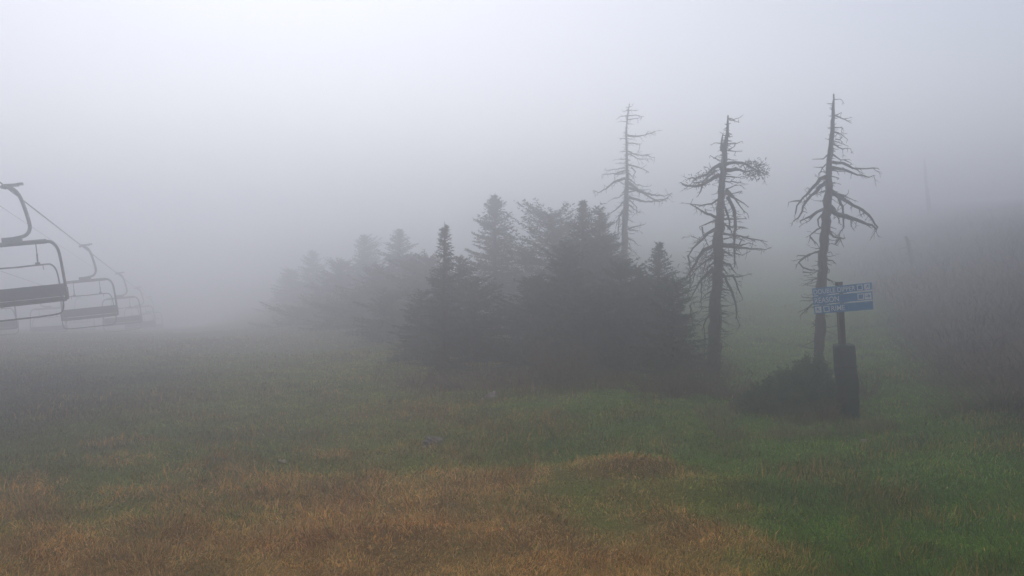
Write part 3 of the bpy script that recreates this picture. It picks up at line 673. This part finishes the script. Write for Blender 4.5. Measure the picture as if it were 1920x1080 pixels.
chairs=[('near',20.8,'nearest and largest lift chair, cut by the left edge of the picture'),('near',34.0,'second chair on the nearer rope, whole and grey in the fog'),('near',48.3,'third chair on the nearer rope, pale in the fog'),
 ('near',62,'fourth chair on the nearer rope, very faint'),('near',75.7,'fifth chair on the nearer rope, almost lost in fog'),('far',38.5,'faint chair on the farther rope, cut by the left edge under the nearest chair'),('far',53,'faint chair on the farther rope, second from the left edge'),('far',67.5,'barely visible chair on the farther rope below the second near chair')]
proto=None
for line,d,lab in chairs:
    o=make_chair(lab,'chairs hanging from the ski lift') if proto is None else copy_tree(proto)
    if proto is None: proto=o
    o['label']=lab
    loc=rope_pt(*ROPES[line],d*CS)
    Mx=Matrix((sideV,rh,Vector((0,0,1)))).transposed().to_4x4()
    roll=ROLL*(1 if line=='near' else .5) + (R(random.uniform(-1.1,.6)) if o is not proto else 0)
    flip=Matrix.Identity(4) if line=='near' else Matrix.Rotation(math.pi,4,'Z')
    o.matrix_world=Matrix.Translation(loc)@Mx@Matrix.Rotation(-roll,4,'Y')@flip@Matrix.Scale(CS,4)

# ------------------------------------------------------------ stones
def rock(px,py,size,label,m_,seed):
    p=on_ground(px,py); rg=random.Random(seed); import bmesh
    bm=bmesh.new(); bmesh.ops.create_icosphere(bm,subdivisions=3,radius=1)
    for v in bm.verts:
        n_=v.co.normalized(); k=1+.22*math.sin(3*n_.x+seed)+.18*math.sin(5*n_.y+2*seed)+.10*math.sin(9*n_.z+n_.x*7); v.co=Vector((n_.x*size[0],n_.y*size[1],n_.z*size[2]))*k
    me=bpy.data.meshes.new('stone'); bm.to_mesh(me); bm.free(); me.materials.append(m_)
    o=bpy.data.objects.new('stone',me); COL.objects.link(o); o.location=(p.x,p.y,G(p.x,p.y)+size[2]*.35); o.rotation_euler=(0,0,rg.uniform(0,3)); tag(o,label,'stone')
rock(919,748,(.16,.10,.10),'pale pinkish stone in the grass in front of the clump',M_pinkrock,1)
rock(926,741,(.10,.08,.06),'small pinkish stone just behind the larger pinkish one',M_pinkrock,2)
rock(906,752,(.06,.05,.05),'smallest pinkish stone, left of the other two',M_pinkrock,3)
rock(812,834,(.17,.12,.12),'grey stone half sunk in the brown grass left of centre',M_rock,4)
rock(795,842,(.05,.045,.04),'small pale stone beside the grey one',M_pinkrock,5)
rock(530,869,(.09,.06,.04),'small flat pale stone in the brown grass far left',M_pinkrock,6)
rock(1620,832,(.07,.05,.04),'small tan stone in the green grass in front of the sign',M_pinkrock,8)

# ------------------------------------------------------------ grass
def blades(N, dmin, dmax, seed, hmin, hmax, power=2.0, sel=None, wid=1.0, lean=1.0, tint=None, xl=.68):
    rs=np.random.RandomState(seed)
    u=rs.uniform(0,1,N); d=(dmin**(2-power)+(dmax**(2-power)-dmin**(2-power))*u)**(1/(2-power)) if power!=2 else dmin*(dmax/dmin)**u
    x=rs.uniform(-xl,xl,N)*d+rs.normal(0,.1,N); y=d
    b,bank,n1,n2,n3=wts(x,y)
    keep=np.ones(N,bool)
    if sel is not None: keep=sel(x,y,b,bank,n1,n2,n3,rs)
    x,y,b,bank,n1,n2,n3,d=[q[keep] for q in (x,y,b,bank,n1,n2,n3,d)]; n=len(x)
    z=gz(x,y)-.01
    base=ground_color(x+rs.normal(0,.22,n),y+rs.normal(0,.22,n))
    if tint is not None: c=np.tile(tint,(n,1))*rs.uniform(.7,1.3,(n,1))
    else:
        c=base*rs.uniform(.45,1.9,(n,1))
        alt=rs.uniform(0,1,n)
        st=(alt<.05+.25*b); c[st]=C_straw*rs.uniform(.6,1.3,(st.sum(),1))*(.4+.6*sm((x[st]+4)/8+1))[:,None]  # straw darkens leftward too, following the painted dim corner
        gr=(alt>.88); c[gr]=C_green*rs.uniform(.5,1.4,(gr.sum(),1))
    h=rs.uniform(hmin,hmax,n)*(1+.35*n1+.25*n2); h=np.maximum(h,.03)
    wd=np.clip(.0036*d/10,.0035,.011)*wid*rs.uniform(.7,1.4,n)
    az=rs.uniform(0,2*np.pi,n)+.0; ln=rs.uniform(.15,1.25,n)*lean*(1+.4*b)
    # matted clumps share a direction
    az=az*.45+ (nz(x,y,.35,3,6)*3.2)
    dx,dy=np.cos(az),np.sin(az); face=rs.uniform(0,np.pi,n); wx,wy=np.cos(face),np.sin(face)
    Ls=h
    def pt(f,l): 
        hor=np.sin(np.minimum(ln*f*1.1,1.5))*Ls*f; ver=np.cos(np.minimum(ln*f,1.45))*Ls*f
        return np.stack([x+dx*hor,y+dy*hor,z+ver],1)
    p0,p1,p2=pt(0,0),pt(.55,0),pt(1.0,0); wv=np.stack([wx*wd,wy*wd,np.zeros(n)],1)
    V=np.stack([p0-wv,p0+wv,p1-wv*.8,p1+wv*.8,p2],1).reshape(-1,3)
    k=np.arange(n)[:,None]*5
    Fa=np.concatenate([k+np.array([0,1,3]),k+np.array([0,3,2]),k+np.array([2,3,4])],0)
    return V,Fa,np.repeat(c,5,0)
def meadow(name,label,args):
    Vs,Fs,Cs=[],[],[]; off=0
    for a in args:
        V,Fa,C=blades(**a); Vs.append(V); Fs.append(Fa+off); Cs.append(C); off+=len(V)
    o=np_mesh(name,np.concatenate(Vs),np.concatenate(Fs),M_blade,3,attr=np.concatenate(Cs)); tag(o,label,'grass',kind='stuff')
meadow('grass','mown meadow of green and straw brown grass covering the slope',[
  dict(N=360000,wid=1.15,dmin=8.8,dmax=34,seed=1,hmin=.035,hmax=.115,power=1.7),
  dict(N=90000,dmin=24,dmax=75,seed=11,hmin=.05,hmax=.14,power=1.5,wid=1.3,sel=lambda x,y,b,bank,n1,n2,n3,rs:(y>34+rs.normal(0,3,len(x)))|(rs.uniform(0,1,len(x))<(y-24)/10)),
  dict(N=60000,dmin=8.5,dmax=18,seed=2,hmin=.08,hmax=.20,power=1.6,sel=lambda x,y,b,bank,n1,n2,n3,rs:(b>.45)&(rs.uniform(0,1,len(x))<.7),tint=C_straw*1.1,lean=1.2),
  dict(N=26000,dmin=8.5,dmax=24,seed=3,hmin=.10,hmax=.26,power=1.6,sel=lambda x,y,b,bank,n1,n2,n3,rs:(n1+n2*.8>.35)&(rs.uniform(0,1,len(x))<.5),tint=C_straw*.8,lean=.6),
  dict(N=26000,dmin=21.5,dmax=26,seed=4,hmin=.10,hmax=.40,power=1.6,sel=lambda x,y,b,bank,n1,n2,n3,rs:(x>-4)&(x<6.5)&(rs.uniform(0,1,len(x))<.4+.6*n1),tint=np.array((.20,.155,.09)),lean=.8),
  dict(N=50000,dmin=16.8,dmax=19.5,seed=6,hmin=.08,hmax=.34,power=1.6,sel=lambda x,y,b,bank,n1,n2,n3,rs:(x>4.0)&(x<7.6)&(rs.uniform(0,1,len(x))<.3+.5*n2),tint=np.array((.24,.22,.09)),lean=.8),
  dict(N=50000,dmin=14,dmax=34,seed=5,hmin=.10,hmax=.45,power=1.6,sel=lambda x,y,b,bank,n1,n2,n3,rs:(bank>.5),tint=C_dirt*1.1,lean=.6),
])

V,Fa,C=blades(N=200000,dmin=16,dmax=75,seed=9,hmin=.2,hmax=.8,power=1.5,sel=lambda x,y,b,bank,n1,n2,n3,rs:(bank>.95)&(nz(x,y,2.2,4,8)+rs.uniform(-.3,.3,len(x))>-.25),wid=2.2,tint=np.array((.09,.068,.04)),lean=1.8,xl=.95)
tag(np_mesh('undergrowth',V,Fa,M_blade,3,attr=C),'dark tangled scrub covering the bank at the right','undergrowth',kind='stuff')
